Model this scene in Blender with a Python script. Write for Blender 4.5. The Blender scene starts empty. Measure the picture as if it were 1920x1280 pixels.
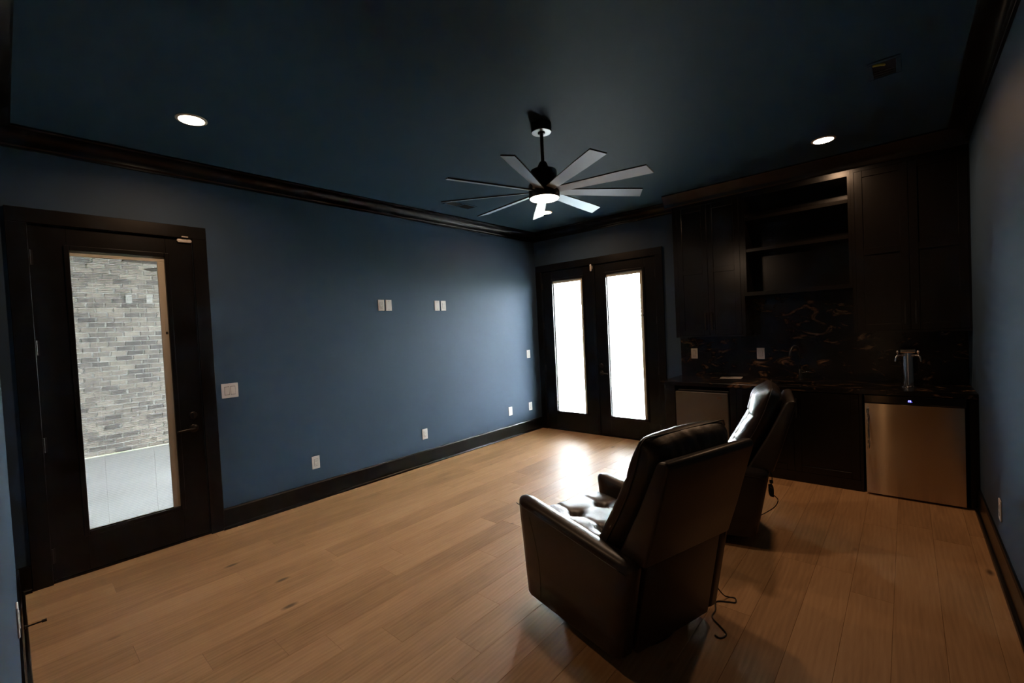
import bpy, bmesh, math, random
from mathutils import Vector, Matrix, noise
random.seed(7)
PI = math.pi
S = bpy.context.scene
COL = S.collection

# ------------------------------------------------------------------ camera
FPX, YAW, PITCH, ROLL = 840.39, 41.4, -1.549, -2.761
cd = bpy.data.cameras.new('camera')
cd.sensor_fit = 'HORIZONTAL'; cd.sensor_width = 36.0; cd.lens = FPX / 1920 * 36.0
cd.clip_start = 0.01; cd.clip_end = 300
cam = bpy.data.objects.new('camera', cd); COL.objects.link(cam)
_y, _p, _r = math.radians(YAW), math.radians(PITCH), math.radians(ROLL)
_f = Vector((-math.sin(_y)*math.cos(_p), math.cos(_y)*math.cos(_p), math.sin(_p)))
_r0 = Vector((math.cos(_y), math.sin(_y), 0)); _u0 = _r0.cross(_f)
_R = _r0*math.cos(_r) + _u0*math.sin(_r); _U = -_r0*math.sin(_r) + _u0*math.cos(_r)
m = Matrix((_R, _U, -_f)).transposed().to_4x4(); m.translation = Vector((4.389, -5.603, 1.582))
cam.matrix_world = m
S.camera = cam

# ------------------------------------------------------------------ world, exposure
SKY = 66.0
LAMP = 9.0
FANLAMP = 9.0
WARM = (1.0, 0.56, 0.30)
w = bpy.data.worlds.new('overcast_sky'); S.world = w; w.use_nodes = True
bg = w.node_tree.nodes['Background']
bg.inputs[0].default_value = (0.96, 1.0, 1.04, 1); bg.inputs[1].default_value = SKY
S.view_settings.view_transform = 'Standard'; S.view_settings.look = 'None'
S.view_settings.gamma = 1; S.view_settings.use_curve_mapping = False
S.view_settings.exposure = 0.0
S.cycles.use_denoising = True
S.cycles.max_bounces = 10; S.cycles.diffuse_bounces = 5
S.cycles.transparent_max_bounces = 24
S.cycles.sample_clamp_indirect = 12

W, D, H = 4.795, 5.624, 3.05

# ------------------------------------------------------------------ materials
def nodes(name):
    mt = bpy.data.materials.new(name); mt.use_nodes = True
    nt = mt.node_tree
    return mt, nt, nt.nodes['Principled BSDF']
def N(nt, t, **k):
    n = nt.nodes.new(t)
    for a, b in k.items(): setattr(n, a, b)
    return n
def plain(name, c, rough=.5, metal=0., spec=.5, bump=0., bscale=60., var=0., vscale=4., coat=0.):
    mt, nt, b = nodes(name)
    b.inputs['Base Color'].default_value = (*c, 1); b.inputs['Roughness'].default_value = rough
    b.inputs['Metallic'].default_value = metal; b.inputs['Specular IOR Level'].default_value = spec
    b.inputs['Coat Weight'].default_value = coat
    tc = N(nt, 'ShaderNodeTexCoord')
    if var:
        n = N(nt, 'ShaderNodeTexNoise'); n.inputs['Scale'].default_value = vscale; n.inputs['Detail'].default_value = 4
        nt.links.new(tc.outputs['Object'], n.inputs['Vector'])
        r = N(nt, 'ShaderNodeValToRGB')
        r.color_ramp.elements[0].position = .3; r.color_ramp.elements[1].position = .7
        r.color_ramp.elements[0].color = (*[x*(1-var) for x in c], 1); r.color_ramp.elements[1].color = (*[min(1, x*(1+var)) for x in c], 1)
        nt.links.new(n.outputs['Fac'], r.inputs[0]); nt.links.new(r.outputs[0], b.inputs['Base Color'])
    if bump:
        n = N(nt, 'ShaderNodeTexNoise'); n.inputs['Scale'].default_value = bscale; n.inputs['Detail'].default_value = 3
        nt.links.new(tc.outputs['Object'], n.inputs['Vector'])
        bp = N(nt, 'ShaderNodeBump'); bp.inputs['Strength'].default_value = bump; bp.inputs['Distance'].default_value = .004
        nt.links.new(n.outputs['Fac'], bp.inputs['Height']); nt.links.new(bp.outputs[0], b.inputs['Normal'])
    return mt
def emis(name, c, s):
    mt, nt, b = nodes(name)
    b.inputs['Base Color'].default_value = (.8, .8, .8, 1)
    b.inputs['Emission Color'].default_value = (*c, 1); b.inputs['Emission Strength'].default_value = s
    return mt

M = {}
M['wall'] = plain('wall_paint_blue', (.037, .070, .119), .58, spec=.22, bump=.06, bscale=220, var=.03, vscale=2)
M['ceiling'] = plain('ceiling_paint_blue', (.032, .068, .106), .6, spec=.14, bump=.06, bscale=220)
M['trim'] = plain('trim_black_semigloss', (.0040, .0037, .0036), .30, spec=.3, bump=.02, bscale=40)
M['cab'] = plain('cabinet_black_brown', (.0040, .0032, .0027), .25, spec=.38, bump=.03, bscale=90)
M['black'] = plain('black_metal', (.009, .009, .009), .35)
M['void'] = plain('dark_inside', (.004, .004, .004), .8)
M['white'] = plain('white_plastic', (.62, .59, .56), .38)
M['slot'] = plain('dark_slot', (.05, .045, .04), .6)
M['blind'] = plain('blind_white', (.72, .71, .68), .5)
M['rail'] = plain('blind_rail_cream', (.66, .60, .52), .5)
M['chrome'] = plain('chrome', (.75, .72, .7), .12, metal=1)
M['fanblade'] = plain('fan_blade_silver', (.50, .59, .68), .40, metal=.5, bump=.02, bscale=120)
M['fanblack'] = plain('fan_dark_bronze', (.020, .015, .012), .32, metal=.3)
M['fancap'] = plain('fan_canopy_plate', (.42, .43, .45), .3, metal=.6)
M['lens'] = emis('lamp_lens', (1.0, .74, .50), 55.0)
M['fanlens'] = emis('fan_lamp_lens', (1.0, .86, .68), 9.0)
M['rim'] = plain('light_trim_white', (.7, .66, .6), .5)
M['concrete'] = plain('porch_concrete', (.62, .62, .62), .55, var=.10, vscale=1.3, bump=.08, bscale=30)
M['patio'] = plain('patio_concrete', (.68, .68, .67), .7, var=.06, vscale=.6)
M['grass'] = plain('lawn', (.16, .2, .09), .9, var=.3, vscale=3)
M['bark'] = plain('bark', (.2, .17, .14), .9, bump=.4, bscale=20)
M['leaf'] = plain('pale_leaf', (.24, .27, .17), .7, var=.2, vscale=4)
M['hall'] = plain('passage_paint_cream', (.62, .56, .48), .6)
M['soffit'] = plain('porch_soffit', (.6, .59, .56), .7)
M['stucco'] = plain('shade_wall_stucco', (.45, .44, .42), .8)
M['mortar'] = plain('mortar_white', (.82, .80, .76), .95, bump=.5, bscale=90, var=.08, vscale=20)
M['blue_led'] = emis('blue_display', (.12, .12, 1.0), 5.0)
M['paper'] = plain('paper_white', (.62, .60, .58), .6)
M['ink'] = plain('ink', (.06, .06, .06), .6)
M['rubber'] = plain('rubber_black', (.012, .012, .012), .5)
M['yellow'] = plain('yellow_cable', (.55, .50, .05), .5)
M['leather'] = plain('leather_dark_brown', (.0255, .0195, .0158), .38, spec=.42, bump=.10, bscale=75, var=.12, vscale=6)
M['piping'] = plain('leather_piping', (.020, .014, .011), .4)

def glassmat():
    mt, nt, b = nodes('window_glass'); nt.nodes.remove(b)
    tr = N(nt, 'ShaderNodeBsdfTransparent'); tr.inputs[0].default_value = (.97, .985, .98, 1)
    gl = N(nt, 'ShaderNodeBsdfGlossy'); gl.inputs['Roughness'].default_value = .02
    lw = N(nt, 'ShaderNodeLayerWeight'); lw.inputs['Blend'].default_value = .5
    p5 = N(nt, 'ShaderNodeMath', operation='POWER'); p5.inputs[1].default_value = 5
    fr = N(nt, 'ShaderNodeMath', operation='MULTIPLY_ADD'); fr.inputs[1].default_value = .97; fr.inputs[2].default_value = .03
    nt.links.new(lw.outputs['Facing'], p5.inputs[0]); nt.links.new(p5.outputs[0], fr.inputs[0])
    mx = N(nt, 'ShaderNodeMixShader')
    nt.links.new(fr.outputs[0], mx.inputs[0]); nt.links.new(tr.outputs[0], mx.inputs[1]); nt.links.new(gl.outputs[0], mx.inputs[2])
    nt.links.new(mx.outputs[0], nt.nodes['Material Output'].inputs[0])
    return mt
M['glass'] = glassmat()

def oak():
    mt, nt, b = nodes('oak_plank')
    tc = N(nt, 'ShaderNodeTexCoord'); oi = N(nt, 'ShaderNodeObjectInfo')
    add = N(nt, 'ShaderNodeVectorMath', operation='MULTIPLY_ADD')
    comb = N(nt, 'ShaderNodeCombineXYZ')
    for i in range(3): nt.links.new(oi.outputs['Random'], comb.inputs[i])
    add.inputs[1].default_value = (37, 91, 53)
    nt.links.new(comb.outputs[0], add.inputs[0]); nt.links.new(tc.outputs['Object'], add.inputs[2])
    def mapped(sx, sy):
        mp = N(nt, 'ShaderNodeMapping'); mp.inputs['Scale'].default_value = (sx, sy, 1)
        nt.links.new(add.outputs[0], mp.inputs[0]); return mp
    def noise_(mp, scale, det, dist=0., rough=.5):
        n = N(nt, 'ShaderNodeTexNoise'); n.inputs['Scale'].default_value = scale; n.inputs['Detail'].default_value = det
        n.inputs['Distortion'].default_value = dist; n.inputs['Roughness'].default_value = rough
        nt.links.new(mp.outputs[0], n.inputs['Vector']); return n
    g1 = noise_(mapped(14, 1.1), 2.0, 6, 1.2)      # broad cathedral grain
    g2 = noise_(mapped(90, 2.2), 3.0, 4, .3)       # fine streaks
    g3 = noise_(mapped(1.6, .8), 1.5, 2)           # blotches
    wv = N(nt, 'ShaderNodeTexWave', wave_type='RINGS', rings_direction='Z'); wv.inputs['Scale'].default_value = 5; wv.inputs['Distortion'].default_value = 5
    wv.inputs['Detail'].default_value = 3; wv.inputs['Detail Scale'].default_value = 1.2
    nt.links.new(mapped(2.6, .32).outputs[0], wv.inputs['Vector'])
    r = N(nt, 'ShaderNodeValToRGB')
    e = r.color_ramp.elements
    e[0].position = .28; e[0].color = (.29, .158, .068, 1)
    e[1].position = .74; e[1].color = (.545, .330, .165, 1)
    k = e.new(.52); k.color = (.445, .256, .119, 1)
    def math_(op, a, bb):
        n = N(nt, 'ShaderNodeMath', operation=op)
        for i, v in enumerate((a, bb)):
            if isinstance(v, float): n.inputs[i].default_value = v
            else: nt.links.new(v, n.inputs[i])
        return n.outputs[0]
    s = math_('ADD', math_('MULTIPLY', g1.outputs['Fac'], .42), math_('MULTIPLY', g2.outputs['Fac'], .20))
    s = math_('ADD', s, math_('MULTIPLY', g3.outputs['Fac'], .34))
    s = math_('ADD', s, math_('MULTIPLY', wv.outputs['Fac'], .07))
    s = math_('ADD', s, math_('MULTIPLY', math_('SUBTRACT', oi.outputs['Random'], .5), .19))
    nt.links.new(s, r.inputs[0])
    # knots
    vo = N(nt, 'ShaderNodeTexVoronoi'); vo.inputs['Scale'].default_value = 1.0
    nt.links.new(mapped(3.2, 1.3).outputs[0], vo.inputs['Vector'])
    kr = N(nt, 'ShaderNodeValToRGB'); kr.color_ramp.elements[0].position = .028; kr.color_ramp.elements[1].position = .075
    kr.color_ramp.elements[0].color = (.12, .12, .12, 1); kr.color_ramp.elements[1].color = (1, 1, 1, 1)
    nt.links.new(vo.outputs['Distance'], kr.inputs[0])
    mx = N(nt, 'ShaderNodeMix', data_type='RGBA', blend_type='MULTIPLY'); mx.inputs[0].default_value = .85
    nt.links.new(r.outputs[0], mx.inputs[6]); nt.links.new(kr.outputs[0], mx.inputs[7])
    nt.links.new(mx.outputs[2], b.inputs['Base Color'])
    b.inputs['Roughness'].default_value = .47; b.inputs['Specular IOR Level'].default_value = .5
    bp = N(nt, 'ShaderNodeBump'); bp.inputs['Strength'].default_value = .12; bp.inputs['Distance'].default_value = .002
    nt.links.new(g2.outputs['Fac'], bp.inputs['Height']); nt.links.new(bp.outputs[0], b.inputs['Normal'])
    return mt
M['oak'] = oak()

def brickmat():
    mt, nt, b = nodes('tumbled_brick')
    tc = N(nt, 'ShaderNodeTexCoord'); oi = N(nt, 'ShaderNodeObjectInfo'); geo = N(nt, 'ShaderNodeNewGeometry')
    r = N(nt, 'ShaderNodeValToRGB'); e = r.color_ramp.elements
    e[0].position = 0; e[0].color = (.10, .088, .082, 1); e[1].position = 1; e[1].color = (.36, .315, .27, 1)
    for pz, c in ((.14, (.13, .115, .105)), (.32, (.20, .172, .15)), (.7, (.27, .232, .196))):
        k = e.new(pz); k.color = (*c, 1)
    n = N(nt, 'ShaderNodeTexNoise'); n.inputs['Scale'].default_value = 16; n.inputs['Detail'].default_value = 5
    nt.links.new(geo.outputs['Position'], n.inputs['Vector'])
    a = N(nt, 'ShaderNodeMath', operation='MULTIPLY_ADD'); a.inputs[1].default_value = .9; 
    s = N(nt, 'ShaderNodeMath', operation='SUBTRACT'); s.inputs[1].default_value = .5
    nt.links.new(n.outputs['Fac'], s.inputs[0]); nt.links.new(s.outputs[0], a.inputs[0]); nt.links.new(oi.outputs['Random'], a.inputs[2])
    nt.links.new(a.outputs[0], r.inputs[0]); nt.links.new(r.outputs[0], b.inputs['Base Color'])
    b.inputs['Roughness'].default_value = .9
    return mt
M['brick'] = brickmat()

def granite():
    mt, nt, b = nodes('black_gold_granite')
    geo = N(nt, 'ShaderNodeNewGeometry')
    mp = N(nt, 'ShaderNodeMapping'); mp.inputs['Scale'].default_value = (1.5, 2.2, 3.2); mp.inputs['Rotation'].default_value = (0, .25, .2)
    nt.links.new(geo.outputs['Position'], mp.inputs[0])
    n = N(nt, 'ShaderNodeTexNoise'); n.inputs['Scale'].default_value = 2.6; n.inputs['Detail'].default_value = 9; n.inputs['Distortion'].default_value = 1.6; n.inputs['Roughness'].default_value = .62
    nt.links.new(mp.outputs[0], n.inputs['Vector'])
    r = N(nt, 'ShaderNodeValToRGB'); e = r.color_ramp.elements
    e[0].position = .53; e[0].color = (.005, .0042, .0036, 1); e[1].position = .76; e[1].color = (.38, .27, .17, 1)
    k = e.new(.585); k.color = (.016, .011, .008, 1); k = e.new(.65); k.color = (.17, .10, .055, 1)
    nt.links.new(n.outputs['Fac'], r.inputs[0]); nt.links.new(r.outputs[0], b.inputs['Base Color'])
    b.inputs['Roughness'].default_value = .20; b.inputs['Specular IOR Level'].default_value = .35
    return mt
M['granite'] = granite()

def steel(name, c, rough, aniso):
    mt, nt, b = nodes(name)
    b.inputs['Base Color'].default_value = (*c, 1); b.inputs['Metallic'].default_value = 1; b.inputs['Roughness'].default_value = rough
    b.inputs['Anisotropic'].default_value = aniso; b.inputs['Anisotropic Rotation'].default_value = .25
    tg = N(nt, 'ShaderNodeTangent', direction_type='RADIAL', axis='Z'); nt.links.new(tg.outputs[0], b.inputs['Tangent'])
    tc = N(nt, 'ShaderNodeTexCoord'); mp = N(nt, 'ShaderNodeMapping'); mp.inputs['Scale'].default_value = (2, 2, 260)
    nt.links.new(tc.outputs['Object'], mp.inputs[0])
    n = N(nt, 'ShaderNodeTexNoise'); n.inputs['Scale'].default_value = 2; nt.links.new(mp.outputs[0], n.inputs['Vector'])
    bp = N(nt, 'ShaderNodeBump'); bp.inputs['Strength'].default_value = .03; bp.inputs['Distance'].default_value = .001
    nt.links.new(n.outputs['Fac'], bp.inputs['Height']); nt.links.new(bp.outputs[0], b.inputs['Normal'])
    return mt
M['steel'] = steel('brushed_steel', (.62, .53, .42), .225, 1.0)
M['greydoor'] = plain('grey_fridge_door', (.17, .16, .15), .38, metal=.75)

# ------------------------------------------------------------------ mesh helpers
def new(): return bmesh.new()
def box(bm, lo, hi, bev=0., seg=2):
    t = bmesh.new()
    bmesh.ops.create_cube(t, size=1)
    for v in t.verts:
        v.co = Vector([(lo[i]+hi[i])/2 + v.co[i]*(hi[i]-lo[i]) for i in range(3)])
    if bev > 0:
        bmesh.ops.bevel(t, geom=t.edges[:], offset=bev, segments=seg, profile=.5, affect='EDGES')
    merge(bm, t)
def merge(bm, t):
    mp = {}
    for v in t.verts: mp[v.index if False else v] = bm.verts.new(v.co)
    for f in t.faces:
        try: bm.faces.new([mp[v] for v in f.verts])
        except ValueError: pass
    t.free()
def prism(bm, poly, axis, a, b, bev=0., seg=2):
    """extrude 2-D polygon along axis from a to b; poly coords are the other two axes in xyz order"""
    t = bmesh.new()
    def P(q, k):
        if axis == 'X': return (k, q[0], q[1])
        if axis == 'Y': return (q[0], k, q[1])
        return (q[0], q[1], k)
    A = [t.verts.new(P(q, a)) for q in poly]; B = [t.verts.new(P(q, b)) for q in poly]
    n = len(poly)
    t.faces.new(A); t.faces.new(B[::-1])
    for i in range(n): t.faces.new((A[i], B[i], B[(i+1) % n], A[(i+1) % n]))
    bmesh.ops.recalc_face_normals(t, faces=t.faces)
    if bev: bmesh.ops.bevel(t, geom=t.edges[:], offset=bev, segments=seg, profile=.5, affect='EDGES')
    merge(bm, t)
def lathe(bm, prof, c=(0, 0, 0), seg=32, axis='Z'):
    rings = []
    for r, z in prof:
        ring = []
        for i in range(seg):
            a = 2*PI*i/seg
            q = (r*math.cos(a), r*math.sin(a), z)
            if axis == 'Y': q = (q[0], -q[2], q[1])
            if axis == 'X': q = (q[2], q[0], q[1])
            ring.append(bm.verts.new((q[0]+c[0], q[1]+c[1], q[2]+c[2])))
        rings.append(ring)
    for a, b in zip(rings, rings[1:]):
        for i in range(seg): bm.faces.new((a[i], a[(i+1) % seg], b[(i+1) % seg], b[i]))
    if prof[0][0] > 1e-6: bm.faces.new(rings[0][::-1])
    if prof[-1][0] > 1e-6: bm.faces.new(rings[-1])
    bmesh.ops.remove_doubles(bm, verts=bm.verts[:], dist=1e-7)
    bmesh.ops.recalc_face_normals(bm, faces=bm.faces[:])
def tube(bm, pts, r, seg=8, closed=False):
    pts = [Vector(p) for p in pts]; rings = []
    up = Vector((0, 0, 1))
    n = len(pts)
    for i, p in enumerate(pts):
        t = (pts[min(i+1, n-1)] - pts[max(i-1, 0)]).normalized()
        a = t.cross(up)
        if a.length < 1e-3: a = t.cross(Vector((1, 0, 0)))
        a.normalize(); b = a.cross(t)
        rr = r[i] if isinstance(r, (list, tuple)) else r
        rings.append([bm.verts.new(p + (a*math.cos(2*PI*k/seg) + b*math.sin(2*PI*k/seg))*rr) for k in range(seg)])
    for A, B in zip(rings, rings[1:]):
        for k in range(seg): bm.faces.new((A[k], A[(k+1) % seg], B[(k+1) % seg], B[k]))
    bm.faces.new(rings[0][::-1]); bm.faces.new(rings[-1])
def smooth_path(pts, n=8):
    pts = [Vector(p) for p in pts]; out = []
    for i in range(len(pts)-1):
        p0, p1, p2, p3 = pts[max(i-1, 0)], pts[i], pts[i+1], pts[min(i+2, len(pts)-1)]
        for k in range(n):
            t = k/n
            out.append(.5*((2*p1) + (p2-p0)*t + (2*p0-5*p1+4*p2-p3)*t*t + (-p0+3*p1-3*p2+p3)*t**3))
    out.append(pts[-1]); return out
def obj(name, bm, mat, parent=None, smooth=False, recalc=True, auto=None):
    me = bpy.data.meshes.new(name)
    if recalc: bmesh.ops.recalc_face_normals(bm, faces=bm.faces[:])
    if parent is not None and parent.get('_abs'):
        bm.transform(Matrix.Translation(-Vector(parent['_abs'])))
    bm.to_mesh(me); bm.free()
    me.materials.append(M[mat] if isinstance(mat, str) else mat)
    o = bpy.data.objects.new(name, me); COL.objects.link(o)
    if smooth or auto:
        me.polygons.foreach_set('use_smooth', [True]*len(me.polygons))
        if auto: me.set_sharp_from_angle(angle=math.radians(auto))
    if parent is not None:
        o.parent = parent
        if parent.get('_abs'): o['_abs'] = parent['_abs']
        if parent.get('_abs') and parent.type == 'MESH': pass
    return o
def tag(o, label=None, cat=None, group=None, kind=None):
    if label: o['label'] = label
    if cat: o['category'] = cat
    if group: o['group'] = group
    if kind: o['kind'] = kind
    return o
def thing(name, label, cat, loc=(0, 0, 0), rz=0., group=None, absolute=False):
    o = bpy.data.objects.new(name, None); COL.objects.link(o); o.empty_display_size = .05
    o.location = loc; o.rotation_euler = (0, 0, rz)
    if absolute: o['_abs'] = tuple(loc)      # parts are written in room coordinates
    return tag(o, label, cat, group)
def struct(name, bm, mat, parent=None, **k):
    o = obj(name, bm, mat, parent, **k)
    o['kind'] = 'structure'
    return o
def copy_tree(o, parent=None):
    c = o.copy(); COL.objects.link(c)
    if parent: c.parent = parent
    for ch in [q for q in bpy.data.objects if q.parent == o]: copy_tree(ch, c)
    return c

# ================================================================== ROOM SHELL
DL0, DL1, DTOP = -5.458, -4.537, 2.447          # left door opening (Y)
F0, F1 = .125, 1.975                            # french door opening (X)
HX0, HX1 = 3.93, 4.75                           # open passage behind the photographer
T = .15
b = new()
box(b, (-T, -D-T, 0), (0, DL0, H)); box(b, (-T, DL1, 0), (0, T, H)); box(b, (-T, DL0, DTOP), (0, DL1, H))
struct('wall_left', b, 'wall')
b = new()
box(b, (0, 0, 0), (F0, T, H)); box(b, (F1, 0, 0), (W, T, H)); box(b, (F0, 0, DTOP), (F1, T, H))
struct('wall_back', b, 'wall')
b = new(); box(b, (W, -D-T, 0), (W+T, T, H)); struct('wall_right', b, 'wall')
b = new()
box(b, (0, -D-T, 0), (HX0, -D, H)); box(b, (HX1, -D-T, 0), (W, -D, H)); box(b, (HX0, -D-T, 2.44), (HX1, -D, H))
struct('wall_front', b, 'wall')
b = new(); box(b, (-T, -D-T, H), (W+T, T, H+.12)); struct('ceiling', b, 'ceiling')
# short passage behind the opening
b = new(); box(b, (HX0-.1, -7.6, 0), (HX0, -D-T, 2.6)); struct('wall_passage_left', b, 'hall')
b = new(); box(b, (HX1, -7.6, 0), (HX1+.1, -D-T, 2.6)); struct('wall_passage_right', b, 'hall')
b = new(); box(b, (HX0-.1, -7.7, 0), (HX1+.1, -7.6, 2.6)); struct('wall_passage_end', b, 'hall')
b = new(); box(b, (HX0-.1, -7.7, 2.6), (HX1+.1, -D-T, 2.7)); struct('ceiling_passage', b, 'hall')
# unseen sliding door, added to narrow the lamp light to a gap
b = new(); box(b, (4.065, -5.715, .005), (4.75, -5.675, 2.438), .002, 1); struct('door_light_gap', b, 'trim')
_l = bpy.data.lights.new('streak_lamp', 'AREA'); _l.shape = 'DISK'; _l.size = .16; _l.energy = 34; _l.spread = math.radians(80); _l.color = (1.0, .76, .52)  # added unseen lamp, makes the upright streak on the steel fridge
_o = bpy.data.objects.new('streak_lamp', _l); COL.objects.link(_o); _o.location = (4.42, -7.0, 2.59)

# floor: sub-floor slab with planks
b = new(); box(b, (-T, -7.7, -.12), (W+T, T, -.012))
floor = struct('floor', b, plain('subfloor_gap', (.10, .06, .03), .8))
PW = .190
rows = int(W/PW)+1
rnd = random.Random(3)
for i in range(rows):
    x0 = i*PW - .06; x1 = x0+PW
    x0c, x1c = max(x0, 0.0), min(x1, W)
    if x1c-x0c < .01: continue
    y = -D - rnd.random()*1.4
    if x0c >= HX0-.2: y = -7.6 - rnd.random()
    while y < 0:
        L = rnd.choice((1.1, 1.5, 1.9, 2.2)) * (.85 + .3*rnd.random())
        ya, yb = max(y, -D if x0c < HX0-.2 else -7.6), min(y+L, 0.0)
        if yb > -.2: yb = 0.0
        if yb-ya > .05:
            g = .0004
            cx, cy = (x0c+x1c)/2, (ya+yb)/2
            hx, hy = (x1c-x0c)/2-g, (yb-ya)/2-g
            t = new(); c_ = .0007
            vs = [t.verts.new(q) for q in ((-hx, -hy, -.014), (hx, -hy, -.014), (hx, hy, -.014), (-hx, hy, -.014),
                  (-hx, -hy, -c_), (hx, -hy, -c_), (hx, hy, -c_), (-hx, hy, -c_),
                  (-hx+c_, -hy+c_, 0), (hx-c_, -hy+c_, 0), (hx-c_, hy-c_, 0), (-hx+c_, hy-c_, 0))]
            for k in (0, 4):
                for q in range(4): t.faces.new((vs[k+q], vs[k+(q+1) % 4], vs[k+4+(q+1) % 4], vs[k+4+q]))
            t.faces.new(vs[8:12])
            o = obj('plank', t, 'oak', floor); o.location = (cx, cy, 0)
        y = yb if yb > y else y+L
        if yb >= 0: break

# ---------------------------------------------------------------- crown moulding
CW, CZ = .125, H-.122
def crown_prof():
    # (distance from wall, z)
    p = [(0, H), (CW, H), (CW, H-.012), (CW-.008, H-.018)]
    for k in range(0, 9):
        a = k/8*PI/2
        p.append((CW-.012-.088*math.sin(a) , H-.020-.080*(1-math.cos(a))))
    p += [(.022, CZ+.018), (.014, CZ+.012), (.014, CZ), (0, CZ)]
    return p
CP = crown_prof()
b = new()
prism(b, [(q[0], q[1]) for q in CP], 'Y', -D, 0); struct('trim_1', b, 'trim', auto=30)
b = new(); prism(b, [(-q[0], q[1]) for q in CP], 'X', 0, 2.35); struct('trim_2', b, 'trim', auto=30)
b = new(); prism(b, [(W-q[0], q[1]) for q in CP], 'Y', -D, -.36); struct('trim_3', b, 'trim', auto=30)
b = new(); prism(b, [(-D+q[0], q[1]) for q in CP], 'X', 0, W); struct('trim_4', b, 'trim', auto=30)

# ---------------------------------------------------------------- baseboards
BH = .175
BP = [(0, 0), (.034, 0), (.034, .010), (.031, .018), (.024, .024), (.016, .026), (.016, BH-.012), (.010, BH), (0, BH)]
def base(name, axis, a, c, f):
    b = new(); prism(b, [f(q) for q in BP], axis, a, c); return struct(name, b, 'trim')
base('baseboard_left', 'Y', DL1+.088, 0, lambda q: (q[0], q[1]))
base('baseboard_back', 'X', 2.085, 2.309, lambda q: (-q[0], q[1]))
base('baseboard_right', 'Y', -D, -.70, lambda q: (W-q[0], q[1]))
base('baseboard_front', 'X', 0, HX0-.005, lambda q: (-D+q[0], q[1]))
base('baseboard_left_corner', 'Y', -D, DL0-.1, lambda q: (q[0], q[1]))

# ---------------------------------------------------------------- door casings
def casing(name, f, a0, a1, top):
    wd, th = .098, .022
    b = new()
    def bx(u0, u1, z0, z1, d=th):
        p, q = f(u0, 0), f(u1, d)
        box(b, (min(p[0], q[0]), min(p[1], q[1]), z0), (max(p[0], q[0]), max(p[1], q[1]), z1), .0025, 1)
    bx(a0-wd, a0, 0, top); bx(a1, a1+wd, 0, top); bx(a0-wd, a1+wd, top, top+wd)
    # jamb lining inside the wall
    def jb(u0, u1, z0, z1):
        p, q = f(u0, -.0), f(u1, -T)
        box(b, (min(p[0], q[0]), min(p[1], q[1]), z0), (max(p[0], q[0]), max(p[1], q[1]), z1))
    jb(a0, a0+.006, 0, top); jb(a1-.006, a1, 0, top); jb(a0, a1, top-.006, top)
    # stops behind the door and a threshold
    def stop(u0, u1, z0, z1):
        p, q = f(u0, -.0506), f(u1, -T)
        box(b, (min(p[0], q[0]), min(p[1], q[1]), z0), (max(p[0], q[0]), max(p[1], q[1]), z1))
    stop(a0, a0+.035, 0, top); stop(a1-.035, a1, 0, top); stop(a0, a1, top-.035, top); stop(a0, a1, 0, .045)
    jb(a0, a1, 0, .014)
    return struct(name, b, 'trim')
casing('trim_5', lambda u, d: (d, u), DL0, DL1, DTOP)
casing('trim_6', lambda u, d: (u, -d), F0, F1, DTOP)

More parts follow.
